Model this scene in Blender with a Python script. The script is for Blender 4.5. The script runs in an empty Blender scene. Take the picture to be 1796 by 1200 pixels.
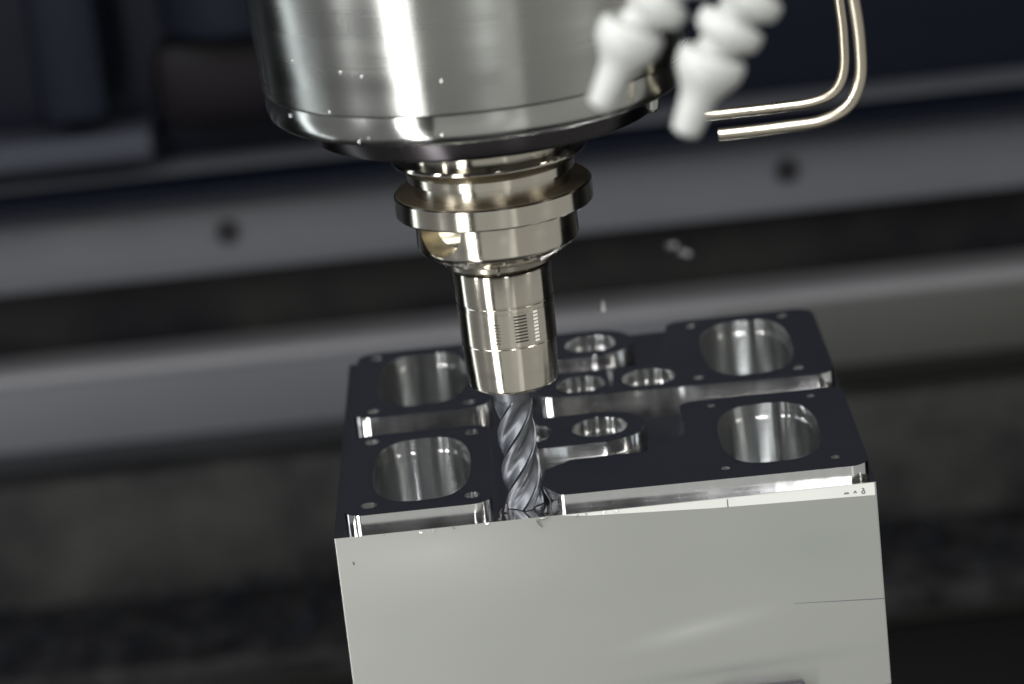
import bpy, bmesh, math, random
from mathutils import Vector, Matrix, noise
R = math.radians
MM = 0.001
random.seed(7)
sc = bpy.context.scene
col = sc.collection

# ------------------------------------------------------------------ camera
cd = bpy.data.cameras.new('camera'); cam = bpy.data.objects.new('camera', cd); col.objects.link(cam)
fw = Vector((-0.01239, 0.95452, -0.29788)); rt = Vector((0.99431, -0.01977, -0.10471)); up = Vector((0.10584, 0.29748, 0.94884))
m = Matrix((rt, up, -fw)).transposed().to_4x4()
m.translation = Vector((70.1, -901.96, 331.41)) * MM
cam.matrix_world = m
cd.sensor_width = 36; cd.lens = 115.17
cd.clip_start = 0.02; cd.clip_end = 50
cd.dof.use_dof = True; cd.dof.focus_distance = 0.955; cd.dof.aperture_fstop = 9.5; cd.dof.aperture_blades = 0
sc.camera = cam
# ------------------------------------------------------------------ world, exposure
w = bpy.data.worlds.new('World'); sc.world = w; w.use_nodes = True
bgn = w.node_tree.nodes['Background']
bgn.inputs[0].default_value = (0.9, 0.94, 1.0, 1); bgn.inputs[1].default_value = 0.010
sc.view_settings.view_transform = 'Standard'; sc.view_settings.look = 'None'
sc.view_settings.exposure = 0; sc.view_settings.gamma = 1
sc.cycles.use_denoising = True
sc.cycles.max_bounces = 8; sc.cycles.diffuse_bounces = 3; sc.cycles.glossy_bounces = 6
sc.cycles.sample_clamp_indirect = 20
sc.cycles.caustics_reflective = False

def area(name, loc, target, sx, sy, rad, color=(1, 1, 1)):
    """rectangular lamp; rad is the radiance wanted"""
    l = bpy.data.lights.new(name, 'AREA'); l.shape = 'RECTANGLE'
    l.size = sx * MM; l.size_y = sy * MM
    l.energy = rad * math.pi * l.size * l.size_y
    l.color = color
    o = bpy.data.objects.new(name, l); col.objects.link(o)
    d = (Vector(target) - Vector(loc)).normalized()
    xa = d.cross(Vector((0, 0, 1))).normalized(); ya = xa.cross(d)
    M = Matrix((xa, ya, -d)).transposed().to_4x4(); M.translation = Vector(loc) * MM
    o.matrix_world = M
    return o
C0 = (57, 12, 60)
def polar(az, dist, z):   # az measured from the camera side (-Y), negative to the left
    return (57 + dist * math.sin(R(az)), 12 - dist * math.cos(R(az)), z)
# broad soft panels added in front and at the sides to fill the metal's reflections
area('front_panel', (60, -1150, -480), (60, 0, -60), 1100, 1000, 0.40, (1.0, 1.0, 0.95))
area('right_panel', polar(60, 1050, -380), (57, 12, 0), 1900, 1200, 0.33, (1.0, 0.99, 0.94))
area('left_panel', polar(-74, 1100, -380), (57, 12, 0), 1600, 1200, 0.17, (1.0, 1.0, 1.0))
# tube lamp on the left that draws the bright streak down the turned steel
area('tube_lamp', polar(-38, 800, 250), (57, 12, 250), 140, 2100, 9, (1, 0.99, 0.97))
area('tube_lamp_rear', polar(-104, 600, 150), (57, 12, 150), 80, 1100, 2.0, (0.9, 0.97, 1))
area('streak_light_left', polar(-64, 700, 700), (57, 12, 300), 80, 1000, 30, (1, 1, 1))  # upper strips added to draw streaks in the pocket walls
area('streak_light_middle', polar(10, 700, 820), (57, 12, 300), 70, 900, 40, (1, 1, 1))
area('streak_light_right', polar(66, 700, 800), (57, 12, 300), 80, 900, 24, (1, 0.98, 0.92))
area('overhead_glint_light', (40, -230, 760), (60, 60, 0), 700, 60, 5, (1, 0.99, 0.93))  # overhead light added for glints on the hole chamfers
area('rail_fill_left', (-500, 250, 500), (-100, 820, -150), 300, 300, 2.0, (0.72, 0.8, 1.0))  # bluish fill added for the left of the background rails
area('rail_fill_right', (700, 250, 450), (350, 820, -150), 300, 300, 0.5, (1.0, 0.95, 0.72))  # warm fill added for the right of the background rails

# ------------------------------------------------------------------ materials
def mat(name, color, rough=.4, metal=0., aniso=0., noise_amt=0., nscale=60., bump=0., bscale=400., stretch=(1, 1, 1),
        trans=0., ior=1.45, coat=0., radial=False, bdist=.0002):
    m = bpy.data.materials.new(name); m.use_nodes = True
    nt = m.node_tree; N = nt.nodes; L = nt.links; b = N['Principled BSDF']
    b.inputs['Base Color'].default_value = (*color, 1); b.inputs['Roughness'].default_value = rough
    b.inputs['Metallic'].default_value = metal; b.inputs['IOR'].default_value = ior
    b.inputs['Transmission Weight'].default_value = trans; b.inputs['Coat Weight'].default_value = coat
    tc = N.new('ShaderNodeTexCoord'); mp = N.new('ShaderNodeMapping'); L.new(tc.outputs['Object'], mp.inputs[0])
    mp.inputs['Scale'].default_value = stretch
    if noise_amt:
        n = N.new('ShaderNodeTexNoise'); n.inputs['Scale'].default_value = nscale; n.inputs['Detail'].default_value = 5
        L.new(mp.outputs[0], n.inputs[0])
        mr = N.new('ShaderNodeMapRange'); mr.inputs[1].default_value = .3; mr.inputs[2].default_value = .7
        mr.inputs[3].default_value = max(.02, rough - noise_amt); mr.inputs[4].default_value = rough + noise_amt
        L.new(n.outputs[0], mr.inputs[0]); L.new(mr.outputs[0], b.inputs['Roughness'])
        hs = N.new('ShaderNodeMix'); hs.data_type = 'RGBA'
        k = min(1, noise_amt / .05); hs.inputs['A'].default_value = (*[c * (1 - .13 * k) for c in color], 1); hs.inputs['B'].default_value = (*[min(1, c * (1 + .1 * k)) for c in color], 1)
        L.new(n.outputs[0], hs.inputs['Factor']); L.new(hs.outputs['Result'], b.inputs['Base Color'])
    if bump:
        n2 = N.new('ShaderNodeTexNoise'); n2.inputs['Scale'].default_value = bscale; n2.inputs['Detail'].default_value = 3
        L.new(mp.outputs[0], n2.inputs[0])
        bp = N.new('ShaderNodeBump'); bp.inputs['Strength'].default_value = bump; bp.inputs['Distance'].default_value = bdist
        L.new(n2.outputs[0], bp.inputs['Height']); L.new(bp.outputs[0], b.inputs['Normal'])
    if aniso:
        b.inputs['Anisotropic'].default_value = aniso
        t = N.new('ShaderNodeCombineXYZ'); t.inputs[0].default_value = .02; t.inputs[1].default_value = .03; t.inputs[2].default_value = 1
        L.new(t.outputs[0], b.inputs['Tangent'])       # turning and milling lines spread highlights along the vertical
    return m
M = {}
M['housing'] = mat('turned steel housing', (.50, .51, .485), .27, 1, .95, .05, 14, .10, 500, (.25, .25, 6), radial=True)
M['rim'] = mat('polished steel rim', (.56, .57, .545), .2, 1, .9, .05, 30, .05, 300, (1, 1, 3), radial=True)
M['dark_steel'] = mat('dark blackened steel', (.06, .056, .06), .26, 1, .5, .05, 30, radial=True)
M['holder'] = mat('ground nickel holder', (.73, .69, .595), .18, 1, .95, .04, 30, .06, 700, (.3, .3, 8), radial=True)
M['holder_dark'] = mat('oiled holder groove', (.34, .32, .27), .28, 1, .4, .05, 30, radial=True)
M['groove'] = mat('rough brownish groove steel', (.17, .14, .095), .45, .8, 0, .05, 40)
M['engrave'] = mat('engraved line', (.10, .09, .07), .5, 1)
M['engrave_bright'] = mat('bright engraved dash', (.95, .95, .9), .4, 0)
M['carbide'] = mat('ground carbide', (.20, .21, .23), .46, 1, 0, .05, 80, .1, 900)
M['machined'] = mat('machined aluminium', (.80, .815, .84), .09, 1, 0, .05, 30, .06, 260, (1, 4, 1))
M['wall'] = mat('side milled aluminium', (.80, .81, .81), .13, 1, .85, .03, 60, .035, 500, (4, 4, .5))
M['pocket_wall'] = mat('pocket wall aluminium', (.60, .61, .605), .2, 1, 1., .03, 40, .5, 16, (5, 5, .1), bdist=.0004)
M['floor_cut'] = mat('milled channel floor', (.74, .72, .72), .15, 1, 0, .06, 25, .1, 400, (3, 1, 1))
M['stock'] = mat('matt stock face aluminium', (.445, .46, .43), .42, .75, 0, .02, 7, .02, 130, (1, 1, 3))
def tone_patch(m, cx, cz, hl, hw, ang, gain, drough):
    """soft stretched patch of another tone: rubbed streaks and painted light falloff"""
    nt = m.node_tree; N = nt.nodes; L = nt.links; b = N['Principled BSDF']
    tc = N.new('ShaderNodeTexCoord'); m1 = N.new('ShaderNodeMapping'); m1.vector_type = 'TEXTURE'
    m1.inputs['Location'].default_value = (cx * MM, 0, cz * MM); m1.inputs['Rotation'].default_value = (0, -ang, 0); m1.inputs['Scale'].default_value = (hl * MM, 1, hw * MM)
    g = N.new('ShaderNodeTexGradient'); g.gradient_type = 'QUADRATIC_SPHERE'
    L.new(tc.outputs['Object'], m1.inputs[0]); L.new(m1.outputs[0], g.inputs[0])
    r0 = b.inputs['Roughness'].links[0].from_socket; c0 = b.inputs['Base Color'].links[0].from_socket
    ma = N.new('ShaderNodeMath'); ma.operation = 'MULTIPLY_ADD'; ma.inputs[1].default_value = drough; L.new(g.outputs[1], ma.inputs[0]); L.new(r0, ma.inputs[2]); L.new(ma.outputs[0], b.inputs['Roughness'])
    mx = N.new('ShaderNodeMix'); mx.data_type = 'RGBA'; mx.inputs['B'].default_value = gain; L.new(g.outputs[1], mx.inputs['Factor']); L.new(c0, mx.inputs['A']); L.new(mx.outputs['Result'], b.inputs['Base Color'])
tone_patch(M['stock'], 103, -45, 34, 5, R(9.7), (.60, .61, .59, 1), -.05)  # rubbed diagonal streak, its sheen lightened into the colour
tone_patch(M['stock'], 112, -59, 60, 4, R(3), (.34, .36, .34, 1), .04)  # darker soft streak low on the face
tone_patch(M['stock'], 30, -12, 60, 22, R(0), (.55, .55, .525, 1), 0)  # upper left lightened, the stronger light there put into the colour
tone_patch(M['stock'], 140, -22, 40, 20, R(0), (.40, .43, .40, 1), 0)  # right end darkened, the light's falloff put into the colour
M['stock_band'] = mat('bright skimmed band', (.74, .75, .71), .5, .3, 0, .03, 20)
M['plastic'] = mat('white hose plastic', (.42, .43, .415), .42, 0, 0, .04, 30)
M['tube'] = mat('brass coated tube', (.62, .565, .46), .3, 1, 0, .04, 60)
M['rail'] = mat('grey painted rail', (.098, .102, .116), .5, .1, 0, .10, 9, .2, 60)
M['rail_edge'] = mat('worn rail edge', (.19, .19, .2), .45, .3, 0, .06, 14)
M['rail_dark'] = mat('dark oily cover', (.011, .011, .0115), .45, .1, 0, .08, 12, .3, 60)
def mottled(name, c0, c1, scale, rough=.5):
    m = mat(name, c0, rough); nt = m.node_tree; N = nt.nodes; L = nt.links
    n = N.new('ShaderNodeTexNoise'); n.inputs['Scale'].default_value = scale; n.inputs['Detail'].default_value = 6; n.inputs['Roughness'].default_value = .65
    tc = N.new('ShaderNodeTexCoord'); L.new(tc.outputs['Object'], n.inputs[0])
    r = N.new('ShaderNodeValToRGB'); r.color_ramp.elements[0].position = .36; r.color_ramp.elements[0].color = (*c0, 1)
    r.color_ramp.elements[1].position = .66; r.color_ramp.elements[1].color = (*c1, 1)
    L.new(n.outputs[0], r.inputs[0]); L.new(r.outputs[0], N['Principled BSDF'].inputs['Base Color'])
    N['Principled BSDF'].inputs['Specular IOR Level'].default_value = .12
    return m
M['guard'] = mottled('grimy chip guard', (.012, .012, .013), (.042, .042, .040), 11)
M['slot'] = mottled('grimy dark slot', (.006, .006, .008), (.017, .017, .016), 14)
M['shelf'] = mottled('grimy shelf', (.006, .006, .007), (.030, .030, .032), 40)
M['wallpaint'] = mat('navy machine wall', (.0042, .0056, .0115), .45, 0, 0, .08, 5)
M['maroon'] = mat('dark brown cover', (.007, .0055, .007), .5, 0, 0, .08, 8)
M['bluegrey'] = mat('blue grey casting', (.010, .0125, .019), .5, 0, 0, .08, 8)
M['bracketpaint'] = mat('dark grey bracket paint', (.05, .054, .068), .5)
M['olive'] = mat('dark olive grey rail paint', (.040, .041, .037), .5, .1, 0, .08, 14, .2, 60)
M['black'] = mat('black bolt', (.012, .012, .014), .5, .3)
M['chip'] = mat('aluminium swarf', (.8, .8, .78), .25, 1)
M['drop'] = mat('coolant drop', (.95, .97, 1), .03, 0, trans=1., ior=1.34)
M['dullchip'] = mat('dull swarf', (.10, .10, .10), .4, .5)
M['clamp'] = mat('plum anodised clamp', (.10, .09, .12), .35, .7, 0, .05, 30)

for k in ('wallpaint', 'maroon', 'bluegrey', 'rail_dark', 'bracketpaint'): M[k].node_tree.nodes['Principled BSDF'].inputs['Specular IOR Level'].default_value = .12
# ------------------------------------------------------------------ helpers
def mesh_obj(name, verts, faces, material, parent=None, loc=(0, 0, 0), smooth=35, bevel=0., scale=MM):
    me = bpy.data.meshes.new(name)
    me.from_pydata([tuple(c * scale for c in v) for v in verts], [], faces)
    me.validate(); me.update()
    bm = bmesh.new(); bm.from_mesh(me); bmesh.ops.remove_doubles(bm, verts=bm.verts, dist=1e-7)
    bmesh.ops.recalc_face_normals(bm, faces=bm.faces); bm.to_mesh(me); bm.free()
    o = bpy.data.objects.new(name, me); col.objects.link(o)
    o.location = Vector(loc) * MM
    mats = material if isinstance(material, (list, tuple)) else [material]
    for mm in mats: me.materials.append(mm)
    if bevel: apply_bevel(o, bevel)
    if smooth:
        o.data.shade_smooth(); o.data.set_sharp_from_angle(angle=R(smooth))
    if parent: o.parent = parent
    return o
def evaluate(o):
    dg = bpy.context.evaluated_depsgraph_get(); dg.update()
    me = bpy.data.meshes.new_from_object(o.evaluated_get(dg))
    old = o.data; nm = old.name; o.modifiers.clear()
    if o.type == 'MESH':
        o.data = me; bpy.data.meshes.remove(old); me.name = nm
        return o
    return me
def apply_bevel(o, wdt, seg=2, angle=40):
    b = o.modifiers.new('b', 'BEVEL'); b.width = wdt * MM; b.segments = seg; b.limit_method = 'ANGLE'; b.angle_limit = R(angle)
    b.use_clamp_overlap = True
    evaluate(o)
def tag(o, label=None, cat=None, group=None, kind=None):
    if label: o['label'] = label
    if cat: o['category'] = cat
    if group: o['group'] = group
    if kind: o['kind'] = kind
    return o
def empty(name, loc, label, cat, group=None):
    o = bpy.data.objects.new(name, None); col.objects.link(o); o.location = Vector(loc) * MM
    o.empty_display_size = .01
    return tag(o, label, cat, group)
def lathe(name, prof, material, parent=None, loc=(0, 0, 0), n=128, smooth=30, closed=False):
    vs, fs = [], []
    for r, z in prof:
        for k in range(n):
            a = 2 * math.pi * k / n; vs.append((r * math.cos(a), r * math.sin(a), z))
    m_ = len(prof); rng = m_ if closed else m_ - 1
    for i in range(rng):
        j = (i + 1) % m_
        for k in range(n):
            q = (k + 1) % n
            fs.append((i * n + k, i * n + q, j * n + q, j * n + k))
    if not closed:
        fs.append(tuple(range(n))); fs.append(tuple(range((m_ - 1) * n, m_ * n)))
    return mesh_obj(name, vs, fs, material, parent, loc, smooth)
def box(name, x0, x1, y0, y1, z0, z1, material, parent=None, bevel=.5, loc=(0, 0, 0)):
    v = [(x, y, z) for x in (x0, x1) for y in (y0, y1) for z in (z0, z1)]
    f = [(0, 1, 3, 2), (4, 6, 7, 5), (0, 4, 5, 1), (2, 3, 7, 6), (0, 2, 6, 4), (1, 5, 7, 3)]
    return mesh_obj(name, v, f, material, parent, loc, 35, bevel)
def rounded(pts, n=10):
    """pts: (x, y, radius) -> polygon with rounded corners"""
    out = []; k = len(pts)
    for i in range(k):
        p = Vector(pts[i][:2]); r = pts[i][2]
        a = (Vector(pts[i - 1][:2]) - p); b = (Vector(pts[(i + 1) % k][:2]) - p)
        la, lb = a.length, b.length; a.normalize(); b.normalize()
        if r <= 0: out.append((p.x, p.y)); continue
        th = a.angle(b); t = min(r / math.tan(th / 2), la * .499, lb * .499); r2 = t * math.tan(th / 2)
        c = p + (a + b).normalized() * (r2 / math.sin(th / 2))
        s = p + a * t - c; e = p + b * t - c
        a0 = math.atan2(s.y, s.x); a1 = math.atan2(e.y, e.x); d = a1 - a0
        while d > math.pi: d -= 2 * math.pi
        while d < -math.pi: d += 2 * math.pi
        for q in range(n + 1):
            an = a0 + d * q / n; out.append((c.x + r2 * math.cos(an), c.y + r2 * math.sin(an)))
    return out
def circle(x, y, r, n=40): return [(x + r * math.cos(2 * math.pi * k / n), y + r * math.sin(2 * math.pi * k / n)) for k in range(n)]
def rrect(x0, x1, y0, y1, r, n=10): return rounded([(x0, y0, r), (x1, y0, r), (x1, y1, r), (x0, y1, r)], n)
def superellipse(x0, x1, y0, y1, e=2.9, n=112):
    cx, cy, a, b = (x0 + x1) / 2, (y0 + y1) / 2, (x1 - x0) / 2, (y1 - y0) / 2; out = []
    for k in range(n):
        t = 2 * math.pi * k / n; c, s_ = math.cos(t), math.sin(t)
        r = (abs(c) ** e + abs(s_) ** e) ** (-1 / e); out.append((cx + a * r * c, cy + b * r * s_))
    return out
def plate(name, loops, z0, z1, mats, parent=None, bevel=.35, front_y=None, inner=None):
    """loops[0] = outline, others = holes; solid between z0 and z1; walls get mats[1], front below front_y mats[2]"""
    cu = bpy.data.curves.new(name, 'CURVE'); cu.dimensions = '2D'; cu.fill_mode = 'BOTH'
    cu.extrude = (z1 - z0) / 2 * MM
    for lp in loops:
        sp = cu.splines.new('POLY'); sp.points.add(len(lp) - 1)
        for i, (x, y) in enumerate(lp): sp.points[i].co = (x * MM, y * MM, 0, 1)
        sp.use_cyclic_u = True
    co = bpy.data.objects.new(name, cu); col.objects.link(co)
    me = evaluate(co); bpy.data.objects.remove(co)
    bm = bmesh.new(); bm.from_mesh(me)
    bmesh.ops.translate(bm, vec=(0, 0, (z0 + z1) / 2 * MM), verts=bm.verts)
    bmesh.ops.remove_doubles(bm, verts=bm.verts, dist=1e-6)
    bmesh.ops.dissolve_limit(bm, angle_limit=R(.5), verts=bm.verts, edges=[e for e in bm.edges if len(e.link_faces) == 2 and all(abs(f.normal.z) > .9 for f in e.link_faces)])
    bmesh.ops.recalc_face_normals(bm, faces=bm.faces)
    bm.to_mesh(me); bm.free()
    me.name = name
    o = bpy.data.objects.new(name, me); col.objects.link(o)
    if bevel: apply_bevel(o, bevel, 2, 50)
    me = o.data
    me.materials.clear()
    for mm in mats: me.materials.append(mm)
    for p in me.polygons:
        if abs(p.normal.z) > .8: p.material_index = 0
        elif front_y is not None and p.center.y < front_y * MM and p.normal.y < -.8: p.material_index = 2
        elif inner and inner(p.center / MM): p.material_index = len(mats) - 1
        else: p.material_index = 1
    me.shade_smooth(); me.set_sharp_from_angle(angle=R(25))
    wn = o.modifiers.new('wn', 'WEIGHTED_NORMAL'); wn.keep_sharp = True; wn.weight = 100
    if parent: o.parent = parent
    return o
def tube(name, pts, rad, material, parent=None, n=20, cap=True, loc=(0, 0, 0)):
    P = [Vector(p) for p in pts]; vs = []; fs = []
    rads = rad if isinstance(rad, (list, tuple)) else [rad] * len(P)
    ref = Vector((.3, 1, .2)).normalized()
    for i, p in enumerate(P):
        t = (P[min(i + 1, len(P) - 1)] - P[max(i - 1, 0)]).normalized()
        x = t.cross(ref).normalized(); y = t.cross(x).normalized(); ref = y if False else ref
        for k in range(n):
            a = 2 * math.pi * k / n; vs.append(tuple(p + (x * math.cos(a) + y * math.sin(a)) * rads[i]))
    for i in range(len(P) - 1):
        for k in range(n):
            q = (k + 1) % n; fs.append((i * n + k, i * n + q, (i + 1) * n + q, (i + 1) * n + k))
    if cap: fs.append(tuple(range(n))); fs.append(tuple(range((len(P) - 1) * n, len(P) * n)))
    return mesh_obj(name, vs, fs, material, parent, loc, 45)
def smooth_path(pts, sub=8, it=2):
    P = [Vector(p) for p in pts]
    out = []
    for i in range(len(P) - 1):
        p0 = P[max(i - 1, 0)]; p1 = P[i]; p2 = P[i + 1]; p3 = P[min(i + 2, len(P) - 1)]
        for s in range(sub):
            t = s / sub
            out.append(.5 * ((2 * p1) + (-p0 + p2) * t + (2 * p0 - 5 * p1 + 4 * p2 - p3) * t * t + (-p0 + 3 * p1 - 3 * p2 + p3) * t ** 3))
    out.append(P[-1]); return out

# ------------------------------------------------------------------ machine interior (far, out of focus)
o = box('back_wall', -1500, 1700, 860, 900, -520, 900, M['wallpaint'], None, 0); tag(o, 'dark navy machine wall far behind the milling head', 'wall', kind='structure')
o = box('floor', -1500, 1700, 300, 900, -560, -520.4, M['rail_dark'], None, 0); tag(o, 'dark oily machine floor', 'floor', kind='structure')
o = box('chip_tray', -1500, 1700, 805, 859, -519, -255, M['guard'], None, 3); tag(o, 'dark sheet metal chip guard below the lower grey rail', 'machine guard')
# upper rail with two bolt holes
def bolt(x, y, z, r, parent):
    b = lathe('bolt', [(0.01, 0), (r * .55, 0), (r * .55, 2), (r * .62, 2.4), (r * .9, 2.4), (r, 1.6), (r, -3)], M['black'], parent, (x, y, z), 24)
    b.rotation_euler = (R(90), 0, 0); return b
o = box('shade_lip', -1400, 1600, 758, 800, -90.5, -86, M['wallpaint'], None, 1); tag(o, 'thin dark navy lip added just above the upper grey rail to shade it', 'machine cover')  # lip added to shade the upper part of the rail
rl = empty('upper_rail', (0, 800, -143), 'upper grey machine rail with two black bolts, out of focus behind the tool holder', 'machine rail')
def rail_body(name, prof, x0, x1, material, parent, loc):
    n = len(prof); vs = [(x, p[0], p[1]) for x in (x0, x1) for p in prof]
    fs = [tuple(range(n)), tuple(range(n, 2 * n))] + [(i, (i + 1) % n, n + (i + 1) % n, n + i) for i in range(n)]
    return mesh_obj(name, vs, fs, material, parent, loc, 30, .6)
rail_body('rail_face', [(0, 0), (0, 33), (4, 40), (14, 48), (30, 52), (59, 52), (59, 0)], -1400, 1600, M['rail'], rl, (0, 0, 0))
for x, z in ((-97.3, 22), (204.6, 23)):
    bolt(x, -1, z, 6.4, rl)
dk = box('recess_strip', -1400, 1600, 830, 859, -190, -144, M['slot'], None, 1); tag(dk, 'dark recessed strip between the two grey machine rails', 'machine cover')  # recessed strip in a mottled near-black tone
r2 = empty('lower_rail', (0, 800, -255), 'lower grey machine rail with a pale top edge running behind the block', 'machine rail')
rail_body('rail_face', [(0, 22), (0, 59), (40, 59), (40, 0), (24, 0)], -1400, 160, M['rail'], r2, (0, 0, 0))
rail_body('rail_face', [(0, 22), (0, 59), (40, 59), (40, 0), (24, 0)], 160.6, 1600, M['olive'], r2, (0, 0, 0))  # right stretch in a darker olive tone
rail_body('rail_edge', [(-1, 59.2), (-1, 64), (3, 67), (40, 67), (40, 59.2)], -1400, 1600, M['rail_edge'], r2, (0, 0, 0))
r3 = rail_body('tray_lip', [(0, 0), (0, 10), (5, 14), (40, 14), (40, 0)], -1400, 1600, M['olive'], None, (0, 765, -372)); tag(r3, 'thin grey lip of the chip tray low in the background', 'machine rail')
r4 = rail_body('side_bracket', [(0, 0), (0, 10), (4, 14), (40, 14), (40, 0)], -500, -134, M['bracketpaint'], None, (0, 815, -80)); tag(r4, 'short grey bracket left of the spindle above the upper rail', 'bracket')
# soft shapes at upper left
o = lathe('cable_duct', [(.01, 0), (34, 0), (38, 8), (38, 90), (.01, 96)], M['bluegrey'], None, (-82, 820, -13), 32); tag(o, 'blue grey rounded casting at the top left behind the spindle', 'casting')
o.data.materials[0] = M['bluegrey']
o = box('brown_casing', -128, -25, 812, 858, -66, -18, M['maroon'], None, 12); tag(o, 'dark brown cover panel left of the spindle', 'cover')
o = box('machine_column', -190, -152, 810, 858, -58, 300, M['bluegrey'], None, 10); tag(o, 'tall grey column blurred at the upper left corner', 'column')
def swarf_heap(name, x0, x1, y0, y1, z, count, size, material, label):
    vs, fs = [], []
    for i in range(count):
        c = Vector((random.uniform(x0, x1), random.uniform(y0, y1), z + random.random() * 7))
        for s in range(2):
            a = Vector((random.gauss(0, 1), random.gauss(0, 1), random.gauss(0, 1))).normalized() * size * random.uniform(.5, 1.6)
            b = Vector((random.gauss(0, 1), random.gauss(0, 1), random.gauss(0, 1))).normalized() * size * .5
            k = len(vs); vs += [tuple(c), tuple(c + a), tuple(c + a + b), tuple(c + b)]; fs.append((k, k + 1, k + 2, k + 3)); c = c + a + b * .3
    o = mesh_obj(name, vs, fs, material, None, (0, 0, 0), 0); return tag(o, label, 'swarf', kind='stuff')
o = box('lower_shelf', -1400, 1600, 700, 804, -340, -326, M['shelf'], None, 2); tag(o, 'dark shelf low in the background with swarf on it', 'shelf')
swarf_heap('swarf', -330, -60, 705, 800, -325, 200, 5, M['bluegrey'], 'loose metal swarf lying on the dark shelf behind the block')
swarf_heap('swarf', 165, 340, 705, 800, -325, 90, 5, M['bluegrey'], 'loose swarf scattered on the shelf right of the block')
o = box('shelf_front', -1400, 1600, 768, 803, -519, -374, M['rail_dark'], None, 2); tag(o, 'dark sheet below the tray lip at the bottom of the view', 'machine cover')

# ------------------------------------------------------------------ fixture under the block
H = 64.5
vt = empty('machine_vise', (80, 80, -H - 4.5), 'dark machine vise carrying the aluminium block at the bottom edge', 'vise')
box('vise_bed', -70, 70, -70, 90, -60, -.4, M['clamp'], vt, 2)
mesh_obj('jaw', [(27.5, -85.5, -20), (55, -85.5, -20), (55, -80.6, -20), (27.5, -80.6, -20), (27.5, -85.5, 2.6), (53.6, -85.5, 2.6), (54.2, -80.6, 2.6), (27.5, -80.6, 2.6)],
              [(0, 1, 2, 3), (4, 5, 6, 7), (0, 1, 5, 4), (1, 2, 6, 5), (2, 3, 7, 6), (3, 0, 4, 7)], M['clamp'], vt, (0, 0, 1.9), 35, .8)

# ------------------------------------------------------------------ the aluminium block
BT = -4.5                      # level of ledges and channels
blk = empty('aluminium_block', (0, 0, 0), 'milled aluminium block with raised pads, pockets and a pale matt front face', 'workpiece')
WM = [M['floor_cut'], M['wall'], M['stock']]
pocks = {'LL': (11.3, 41.2, 13, 69), 'UL': (11.3, 40.8, 102.5, 157), 'UR': (118.5, 148.2, 98.5, 156.5), 'LR': (117.3, 147.8, 14, 68)}
big = [(58.5, 62.3), (81.7, 62.3), (77.5, 106.4), (99.6, 106.2), (82.5, 148.8), (55.5, 106.4), (58.8, 148.8)]
screws = {'LL': [(10.6, 12.9), (41.5, 12.8), (10.3, 70.6), (41.8, 70.2)], 'UL': [(10.2, 101), (41.1, 100), (10, 157.2), (41.1, 157)],
          'UR': [(115.5, 100.5), (147.7, 99.7), (116.9, 156.3), (148, 157)], 'LR': [(117.1, 12.6), (149.6, 12.2), (117.4, 71), (148.5, 70.4)]}
sr = {'LL': 2.5, 'UL': 2.2, 'UR': 1.9, 'LR': 1.5}
loops = [rrect(0, 160, 0, 168, .6, 3)]
for k, (a, b, c, d) in pocks.items(): loops.append(superellipse(a + .6, b - .6, c + .6, d - .6))
for x, y in big: loops.append(circle(x, y, 7.6))
for k in screws:
    for x, y in screws[k]: loops.append(circle(x, y, sr[k] * .72, 20))
def in_pocket(c):
    for a, b, e, f in pocks.values():
        if a - .5 < c.x < b + .5 and e - .5 < c.y < f + .5: return True
    return any(math.hypot(c.x - x, c.y - y) < 9.2 for x, y in big) or any(math.hypot(c.x - x, c.y - y) < 3.2 for k in screws for x, y in screws[k])
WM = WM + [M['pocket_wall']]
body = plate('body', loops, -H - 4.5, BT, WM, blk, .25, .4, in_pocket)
M['pocket_floor'] = M['machined']
box('pocket_floor', 3, 157, 3, 165, -37, -33, M['machined'], blk, 0)
# raised pads
def pad_hole(c):
    for a, b, e, f in pocks.values():
        if a - .5 < c.x < b + .5 and e - .5 < c.y < f + .5: return True
    return any(math.hypot(c.x - x, c.y - y) < 9.2 for x, y in big[1:5]) or any(math.hypot(c.x - x, c.y - y) < 3.2 for k in screws for x, y in screws[k])
def pad(outline, holes, top=0., zb=None):
    return plate('raised_pad', [outline] + holes, (zb if zb is not None else BT + .002), top, [M['machined'], M['wall'], M['pocket_wall']], blk, .3, None, pad_hole if holes else None)
def sc_loops(k): return [circle(x, y, sr[k], 24) for x, y in screws[k]]
def pk(k): a, b, c, d = pocks[k]; return [superellipse(a, b, c, d)]
pad(rrect(3.2, 47.3, 4.8, 77, 6), pk('LL') + sc_loops('LL'))
pad(rrect(3.6, 48.2, 94.5, 163.5, 6.5), pk('UL') + sc_loops('UL'))
# upper right pad with the strip that carries two holes
ur = rounded([(63.8, 95.5, 5), (159, 90.5, 6), (158.6, 163.5, 7), (108.8, 163.5, 6), (107.5, 140, 3), (107, 131, 6), (97, 119.5, 4), (63.8, 119.5, 5)])
pad(ur, pk('UR') + sc_loops('UR') + [circle(77.5, 106.4, 8.1), circle(99.6, 106.2, 8.7)])
lr = rounded([(67.8, 4.4, 2.2), (159, 2.8, 6), (159, 77.5, 5), (107.4, 77.5, 5), (107.6, 47, 9), (94, 34.8, 6), (72, 34.8, 4), (63.6, 27.5, 3), (62.4, 14, 4)], 14)
pad(lr, pk('LR') + sc_loops('LR'))
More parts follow.
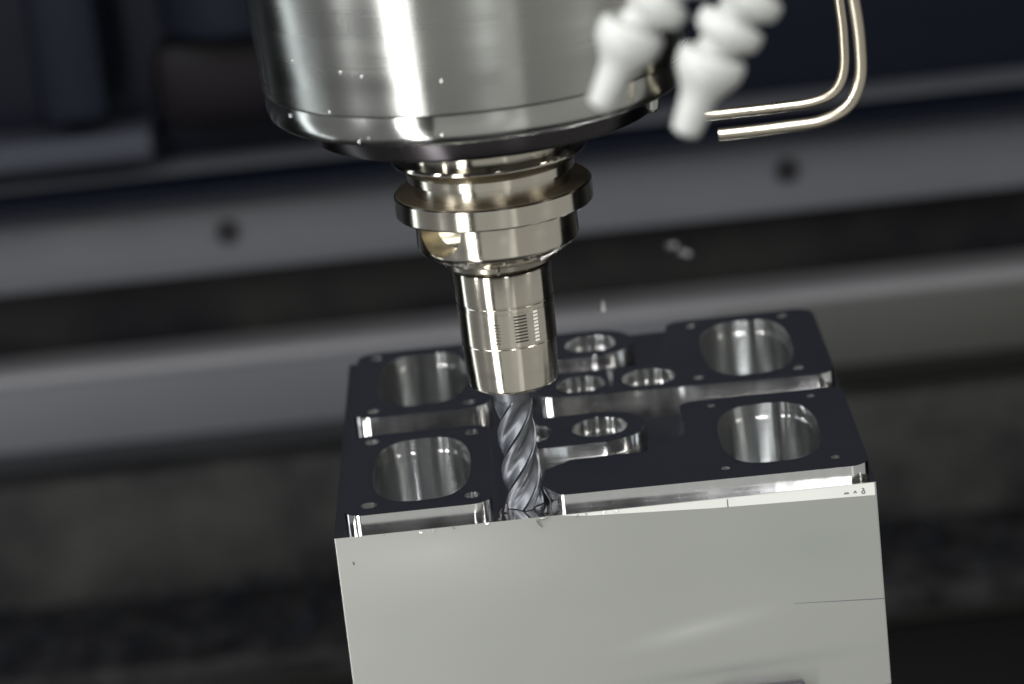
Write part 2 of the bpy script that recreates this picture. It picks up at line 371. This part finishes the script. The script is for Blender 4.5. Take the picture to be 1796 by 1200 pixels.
# bosses
def capsule(xl, xc, yc, r, bite=None, n=20):
    pts = [(xl, yc - r)]
    pts += [(xc + r * math.sin(math.pi * k / n), yc - r * math.cos(math.pi * k / n)) for k in range(n + 1)]
    pts += [(xl, yc + r)]
    if bite:
        bx, by, br = bite; d = xl - bx; h = math.sqrt(br * br - d * d); a0 = math.atan2(h, d)
        pts += [(bx + br * math.cos(a0 - 2 * a0 * k / 12), by + br * math.sin(a0 - 2 * a0 * k / 12)) for k in range(13)]
    return pts
pad(capsule(61.8, 81.7, 62.3, 14.6, (58.5, 62.3, 8.5)), [circle(81.7, 62.3, 8.7)])
pad(capsule(61.8, 82.5, 148.8, 14.6), [circle(82.5, 148.8, 8.7)])
# bright skimmed band along the top of the front face, and a dark line painting the undercut shade of a step lower down
bv = [(67, -.06, -4.7), (159.4, -.06, -4.7), (159.4, -.06, -8.6), (112, -.06, -7.4), (75, -.06, -5.6), (67, .02, -4.7), (159.4, .02, -4.7), (159.4, .02, -8.6), (112, .02, -7.4), (75, .02, -5.6)]
mesh_obj('skimmed_band', bv, [(0, 1, 2, 3, 4), (0, 5, 6, 1), (1, 6, 7, 2), (2, 7, 8, 3), (3, 8, 9, 4), (4, 9, 5, 0)], M['stock_band'], blk, (0, 0, 0), 0)
mesh_obj('step_shade_line', [(133, -.05, -40.0), (160, -.05, -41.35), (160, -.05, -41.6), (133, -.05, -40.1), (133, .02, -40.0), (160, .02, -41.35), (160, .02, -41.6), (133, .02, -40.1)],
         [(0, 1, 2, 3), (0, 4, 5, 1), (1, 5, 6, 2), (3, 7, 4, 0), (2, 6, 7, 3)], M['rail'], blk, (0, 0, 0), 0)
# tiny stamped marks near the right corner, scribed tick
vs, fs = [], []
def mark(x0, z0, x1, z1, wd=.16):
    d = Vector((x1 - x0, z1 - z0)).normalized(); nrm = Vector((-d.y, d.x)) * wd; k = len(vs)
    for x, z in ((x0 + nrm.x, z0 + nrm.y), (x1 + nrm.x, z1 + nrm.y), (x1 - nrm.x, z1 - nrm.y), (x0 - nrm.x, z0 - nrm.y)): vs.append((x, -.09, z))
    fs.append((k, k + 1, k + 2, k + 3))
for a in [(150.4, -7.4, 150.7, -6.9), (150.7, -6.9, 151, -7.4), (151, -7.4, 151.4, -6.9), (151.4, -6.9, 151.7, -7.4), (153.2, -7.4, 153.6, -6.7), (153.6, -6.7, 154, -7.4),
          (155.6, -6.2, 156.2, -6.2), (156.2, -6.2, 156.2, -6.9), (156.2, -6.9, 155.6, -6.9), (155.6, -6.9, 155.6, -7.7), (155.6, -7.7, 156.4, -7.7), (156.4, -7.7, 156.4, -6.9), (116.1, -7.6, 116.05, -5.1)]:
    mark(*a)
mk = mesh_obj('stamped_marks', vs, fs, M['rail'], blk, (0, 0, 0), 0)
mk['kind'] = 'stuff'
dent = mesh_obj('stamped_mark', [(4.6, -.03, -12.2), (5.2, -.03, -12.4), (5.3, -.03, -13.4), (4.7, -.03, -13.2)], [(0, 1, 2, 3)], M['rail'], blk, (0, 0, 0), 0)

# ------------------------------------------------------------------ spindle
TX, TY = 57.6, 11.8
Z0 = 3.5
sp = empty('spindle', (TX - 1.2, TY, 122), 'large turned steel spindle nose hanging from above with a bright vertical streak', 'spindle')
zz = lambda z: z + Z0 - 122
lathe('housing', [(66.5, zz(215)), (60.9, zz(127.2)), (60.6, zz(126.6)), (56, zz(126.4)), (56, zz(215))], M['housing'], sp, n=192, closed=True)
lathe('lower_rim', [(60.45, zz(126.2)), (60.5, zz(124)), (60.3, zz(120.8)), (59.6, zz(119)), (58.2, zz(117.8)), (56.2, zz(117.3)), (30, zz(117.1)), (30, zz(126.2))], M['rim'], sp, n=192, closed=True)
lathe('seal_disc', [(50.2, zz(117)), (49.4, zz(111.6)), (49.0, zz(110.8)), (48.2, zz(110.4)), (25, zz(110.2)), (25, zz(117))], M['dark_steel'], sp, n=160, closed=True).location.x = 1.2 * MM
kb = lathe('coolant_port', [(.01, -3.2), (1.6, -3), (2.6, -2), (3, 0), (3, 4), (2.4, 5), (.01, 5)], M['rim'], sp, (48, -14, zz(113.4)), 28)
for i in range(6):
    a = R(-150 + i * 60); bb = lathe('bolt', [(.01, 0), (1.2, 0), (1.3, -.6), (2.3, -.6), (2.6, -.2), (2.6, 1.5)], M['dark_steel'], sp, (40 * math.cos(a), 40 * math.sin(a), zz(110.1)), 20)

# ------------------------------------------------------------------ tool holder
th = empty('tool_holder', (TX, TY, 34), 'pale gold steel tool holder with a wide flange clamped under the spindle', 'tool holder')
hz = lambda z: z + Z0 - 34
lathe('flange', [(24, hz(112)), (24, hz(102)), (28.0, hz(101.6)), (28.3, hz(101)), (28.3, hz(100.6)), (28, hz(100.2)), (24.3, hz(97.4)), (24.1, hz(94.8)), (22.9, hz(94.4)), (22.7, hz(91)), (21, hz(90.6)), (10, hz(90.6)), (10, hz(112))], M['holder'], th, n=160, closed=True)
lathe('flange_ring', [(20, hz(90.5)), (24.5, hz(90.4)), (28.3, hz(90.65)), (28.65, hz(90.3)), (28.7, hz(85)), (28.3, hz(84.5)), (23.4, hz(84.2)), (12, hz(84.2)), (12, hz(90.5))], M['holder'], th, n=160, closed=True)
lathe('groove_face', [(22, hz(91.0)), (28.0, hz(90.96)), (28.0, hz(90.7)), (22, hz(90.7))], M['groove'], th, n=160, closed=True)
clr = lathe('collar', [(23.5, hz(84)), (23.5, hz(75.2)), (23.35, hz(74.5)), (22.7, hz(73.5)), (20.3, hz(71.8)), (18.4, hz(70.9)), (17.8, hz(70.6)), (17.4, hz(70.2)), (9, hz(70.2)), (9, hz(84))], M['holder'], th, n=160, closed=True)
# milled drive notch in the collar
az = R(-137)
dx_, dy_ = math.cos(az), math.sin(az)
cut = lathe('cutter', [(.01, -9), (8.0, -9), (9.8, 0), (10, 9), (.01, 9)], M['holder'], None, (0, 0, 0), 48)
cut.matrix_world = Matrix.Translation(Vector((TX + dx_ * 26, TY + dy_ * 26, 34 + hz(84.3))) * MM) @ Vector((dx_, dy_, 0)).to_track_quat('Z', 'Y').to_matrix().to_4x4()
bo = clr.modifiers.new('n', 'BOOLEAN'); bo.operation = 'DIFFERENCE'; bo.object = cut; bo.solver = 'EXACT'
bpy.context.view_layer.update(); evaluate(clr); bpy.data.objects.remove(cut)
clr.data.shade_smooth(); clr.data.set_sharp_from_angle(angle=R(30))
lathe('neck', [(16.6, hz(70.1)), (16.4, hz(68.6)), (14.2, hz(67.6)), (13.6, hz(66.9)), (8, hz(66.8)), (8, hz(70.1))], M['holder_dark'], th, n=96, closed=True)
lathe('locating_pin', [(.01, 0), (.5, 0), (.6, .2), (.6, 1.2), (.01, 1.2)], M['holder_dark'], th, (-.9 , -16.3, hz(68.9)), 16).rotation_euler = (R(90), 0, 0)
sh = [(14.2, 66.7), (14.35, 66.2), (14.3, 57.4), (14.05, 57.2), (14.05, 56.9), (14.25, 56.7), (14.15, 55.6), (14.0, 55.5), (14.0, 55.3), (14.15, 55.2), (14.0, 45.3), (13.8, 45.1), (13.8, 44.8), (13.98, 44.6), (13.3, 33), (13.1, 31.6), (12.6, 31.0), (11.4, 30.7), (6.3, 30.6), (6.3, 66.7)]
lathe('shank', [(r, hz(z)) for r, z in sh], M['holder'], th, n=160, closed=True)
# engraved dashes
def dash_col(azc, halfw, z0, z1, rows, th_, mtl, name):
    vs, fs = [], []
    for i in range(rows):
        z = z0 + (z1 - z0) * i / (rows - 1)
        for s in range(6):
            a0 = R(azc) + halfw * (2 * s / 6 - 1) / 14; a1 = R(azc) + halfw * (2 * (s + 1) / 6 - 1) / 14
            rr = 14.0 + (z - 45) * .015 + .05; k = len(vs)
            for a, q in ((a0, z - th_), (a1, z - th_), (a1, z + th_), (a0, z + th_)):
                vs.append((rr * math.cos(a), rr * math.sin(a), hz(q)))
            fs.append((k, k + 1, k + 2, k + 3))
    return mesh_obj(name, vs, fs, mtl, th, (0, 0, 0), 0)
dash_col(-74, 1.9, 46.8, 54.4, 9, .20, M['engrave'], 'engraved_scale')
dash_col(-54, .75, 46.2, 54.8, 9, .32, M['engrave_bright'], 'engraved_scale')
dash_col(-104, 1.2, 46.8, 52.5, 7, .14, M['engrave'], 'engraved_scale')
nut = lathe('clamping_bore', [(11.2, hz(30.9)), (11, hz(30.2)), (6.4, hz(30.0)), (6.4, hz(33))], M['holder_dark'], th, n=64)

# ------------------------------------------------------------------ end mill
em = empty('end_mill', (TX - .9, TY, -4.3), 'grey carbide end mill with spiral flutes cutting at the front of the block', 'cutting tool')
def fluted(r, z0, z1, pitch, steps=90, n=96, flutes=4):
    vs, fs = [], []
    for i in range(steps + 1):
        z = z0 + (z1 - z0) * i / steps
        fade = min(1, max(0, (z1 - z) / 4))
        for k in range(n):
            a = 2 * math.pi * k / n
            t = (a * flutes / (2 * math.pi)) % 1.0
            # sharp land, then a deep rounded gullet
            if t < .16: rr = 1.0
            elif t < .30: rr = 1 - .07 * (t - .16) / .14
            else:
                u = (t - .30) / .70; rr = 0.93 - .21 * math.sin(math.pi * min(1, u * 1.12) ** .8) if u < .89 else 0.93 - .21 * math.sin(math.pi * min(1, u * 1.12) ** .8)
                rr = max(.70, rr); 
                if u > .93: rr = .74 + (1 - .74) * (u - .93) / .07 if rr < .99 else rr
            rr = 1 - (1 - rr) * fade
            ph = a + 2 * math.pi * z / pitch
            vs.append((r * rr * math.cos(ph), r * rr * math.sin(ph), z))
    for i in range(steps):
        for k in range(n):
            q = (k + 1) % n; fs.append((i * n + k, i * n + q, (i + 1) * n + q, (i + 1) * n + k))
    fs.append(tuple(range(n))[::-1]); fs.append(tuple(range(steps * n, (steps + 1) * n)))
    return vs, fs
v, f = fluted(5.7, 0, 34, 45)
mesh_obj('cutting_flutes', v, f, M['carbide'], em, (0, 0, 0), 40)
lathe('tool_shank', [(.01, 34), (5.6, 34), (5.6, 60), (.01, 60)], M['carbide'], em, n=48)

# ------------------------------------------------------------------ white coolant hoses
def ball_seg(parent, p, q, r, flip=False):
    """one hose link: socket cup at p, narrower ball end towards q"""
    p, q = Vector(p), Vector(q); L = (q - p).length
    prof = [(r * .50, -r * .25), (r * .72, -r * .18), (r * .90, 0), (r * 1.0, r * .32), (r * 1.0, r * .62), (r * .93, r * .85), (r * .80, r * .95), (r * .62, r * .85),
            (r * .60, L * .70), (r * .60, L * .82), (r * .52, L * 1.02), (.01, L * 1.05)]
    return prof
def hose(name, pts, rads, tip, label):
    root = empty(name, pts[-1], label, 'coolant hose', 'white segmented coolant hoses')
    base = Vector(pts[-1])
    def put(nm, prof, p, d):
        o = lathe(nm, prof, M['plastic'], root, (0, 0, 0), 48, 50)
        o.rotation_euler = Vector(d).to_track_quat('Z', 'Y').to_euler(); o.location = (Vector(p) - base) * MM
        return o
    # nozzle tip: from tip end up to its flared cup
    p, q = Vector(pts[0]), Vector(pts[1]); d = q - p; L = d.length; r = rads[0]
    put('nozzle_tip', [(.01, .3), (tip * .55, .1), (tip * .62, 0), (tip * .9, .5), (tip, 1.6), (tip * 1.12, L * .4), (tip * 1.24, L * .57), (tip * 1.55, L * .68), (r * .84, L * .79), (r * .97, L * .89), (r, L),
                       (r, L + r * .22), (r * .94, L + r * .36), (r * .80, L + r * .40), (r * .66, L + r * .2)], p, d)
    for i in range(1, len(pts) - 1):
        p, q = Vector(pts[i]), Vector(pts[i + 1]); d = q - p; L = d.length; r = rads[i]
        put('hose_link', [(.01, 0), (r * .5, 0), (r * .64, r * .2), (r * .66, r * .42), (r * .62, L * .55), (r * .68, L * .66), (r * .86, L * .76), (r * .97, L * .86), (r, L),
                          (r, L + r * .22), (r * .94, L + r * .36), (r * .80, L + r * .40), (r * .62, L + r * .2)], p, d)
    return root
hose('coolant_hose', [(86, -190, 161.5), (94.1, -190, 176.6), (100.6, -189.5, 183.4), (107.2, -189, 190.0), (114, -188, 197), (121, -187, 204)], [7.6] * 6, 3.2,
     'white segmented coolant hose in front of the spindle, the left one of two')
hose('coolant_hose', [(103.8, -200, 155.8), (110.7, -200, 170.6), (115.4, -199.5, 177.6), (120.3, -199, 184.0), (125.6, -198, 190.6), (131, -197, 197)], [7.6] * 6, 3.4,
     'right one of two white segmented coolant hoses, its tip hanging lower')

# ------------------------------------------------------------------ bent coolant pipes
pa = smooth_path([(155, -10, 230), (157.6, -10, 160), (158.9, -10, 141.7), (159.3, -10, 131.9), (158.6, -10, 121.5), (155.2, -10, 115.6), (149.0, -10, 113.5), (140, -10, 113.1), (128, -10, 113.0), (119.2, -10, 113.0)])
o = tube('coolant_pipe', pa, 1.55, M['tube'], None, 20); tag(o, 'thin bent metal coolant pipe, the inner and upper one of the pair', 'pipe', 'bent coolant pipes')
pb = smooth_path([(156, -30, 230), (159.3, -30, 160), (160.9, -30, 145.5), (161.6, -30, 134.4), (160.9, -30, 123.3), (156.8, -30, 116.0), (149.5, -30, 112.9), (140, -30, 112.4), (130, -30, 112.2), (121.2, -30, 112.2)])
o = tube('coolant_pipe', pb, 1.75, M['tube'], None, 20); tag(o, 'bent metal coolant pipe, the outer one of the pair with its open end lower', 'pipe', 'bent coolant pipes')

# ------------------------------------------------------------------ chips
def chip(p, L, wd, curl, rot, label, group='metal chips from the cut'):
    vs, fs = [], []; n = 8
    for i in range(n + 1):
        a = curl * i / n; r = L / max(curl, .2)
        x, z = r * math.sin(a), r * (1 - math.cos(a))
        tw = wd * (1 - .6 * i / n)
        for yy in (-tw / 2, tw / 2):
            for t in (-.09, .09): vs.append((x, yy, z + t))
    for i in range(n):
        a, b = i * 4, (i + 1) * 4
        fs += [(a, b, b + 1, a + 1), (a + 2, a + 3, b + 3, b + 2), (a, a + 2, b + 2, b), (a + 1, b + 1, b + 3, a + 3)]
    fs += [(0, 1, 3, 2), (n * 4, n * 4 + 2, n * 4 + 3, n * 4 + 1)]
    o = mesh_obj('metal_chip', vs, fs, M['dullchip'] if 'blurred' in label else M['plastic'] if 'flying' in label else M['dullchip'] if 'slot just' in label or 'dark' in label or 'pad corner' in label else M['chip'], None, p, 40)
    o.rotation_euler = rot
    return tag(o, label, 'metal chip', group)
chip((60.8, -.5, -4.9), 3.4, .8, 1.2, (.2, .3, .2), 'curled chip hanging over the front edge just below the end mill')
chip((59.9, -.6, -5.2), 2.8, .5, .6, (.1, 1.3, .1), 'dark short chip pointing down under the end mill')
chip((88.1, 150, 10.5), 3.8, 1.3, .5, (.2, -1.35, 1.2), 'small bright chip flying in the air right of the tool holder')
chip((126.6, 420, -49.0), 6, 3, 1.2, (1.4, .5, .3), 'blurred round chip in the air, the right one of the close pair')
chip((121.6, 420, -46.5), 5, 3.4, 1.2, (1.1, .3, .9), 'blurred faint chip in the air, the left one of the close pair')
for i, (x, y, z, L, cu_, rot) in enumerate([(66.5, 3.2, -4.2, 4.2, 1.4, (.3, -1.2, .4)), (64.4, 7.5, -4.2, 5, .8, (.2, -1.3, -.5)), (49.6, 3.4, -4.2, 4.6, 1.6, (.2, -1.0, 2.3)), (50.9, 6.4, -4.2, 5.2, 1.2, (.4, -1.1, .9)), (65.6, 10.5, -4.2, 4, 1.5, (.1, -1.2, 1.2)), (62.4, 2.6, -4.3, 3.6, 1, (.1, -.6, .8)), (48.7, .9, -4.4, 3.2, 1.5, (.2, -.3, .4))]):
    chip((x, y, z), L * .62, .9, cu_, rot, ('small metal chip standing in the slot just right of the end mill tip' if x > 57 else 'small metal chip against the left pad corner beside the end mill tip'))
for i, (x, z) in enumerate([(14.8, -4.9), (29.6, -4.7), (35.2, -4.6), (44.9, -4.8), (72.0, -4.8), (74.3, -4.7), (79.8, -4.6), (83, -4.9), (25.2, -5.2)]):
    chip((x, -.25, z), .9, .5, .8, (random.random(), random.random() * 3, random.random()), 'tiny burr on the upper front edge of the block ' + ('left of the slot' if x < 50 else 'right of the slot'), 'burrs along the front edge')

# ------------------------------------------------------------------ coolant drops on the spindle
def drop(azd, z, r, label='tiny coolant drop clinging to the steel spindle housing'):
    a = R(azd); rr = 60.9 + (z - 127.2) * (66.5 - 60.9) / 87.8
    bm = bmesh.new(); bmesh.ops.create_uvsphere(bm, u_segments=12, v_segments=8, radius=r * .72 * MM)
    for v_ in bm.verts: v_.co.x *= .45; v_.co.z *= 1.15
    me = bpy.data.meshes.new('coolant_drop'); bm.to_mesh(me); bm.free(); me.shade_smooth(); me.materials.append(M['chip'] if r <= .6 else M['drop'])
    o = bpy.data.objects.new('coolant_drop', me); col.objects.link(o)
    o.location = Vector((TX - 1.2 + rr * math.cos(a), TY + rr * math.sin(a), z + Z0)) * MM; o.rotation_euler = (0, 0, a)
    tag(o, label, 'water drop', 'coolant drops on the spindle housing'); return o
for dx, z, r in [(-57.5, 128, .7), (-52, 124.4, .8), (-35, 139, .6), (-29.5, 138, .5), (-8.4, 136, .6), (-30, 120.8, .7), (-33, 119.5, .6), (-10, 121, .6), (-40, 127.5, .5), (-48, 141, .4), (57.6, 124, .7), (-43, 120.4, .5)]:
    azd = -90 + math.degrees(math.asin(max(-1, min(1, dx / 60.9))))
    drop(azd, z, r, 'tiny coolant drop on the spindle ' + ('rim ' if z < 126.5 else 'housing ') + ('left of the bright streak' if dx < -26 else 'right of the bright streak' if dx < 30 else 'at the far right edge'))
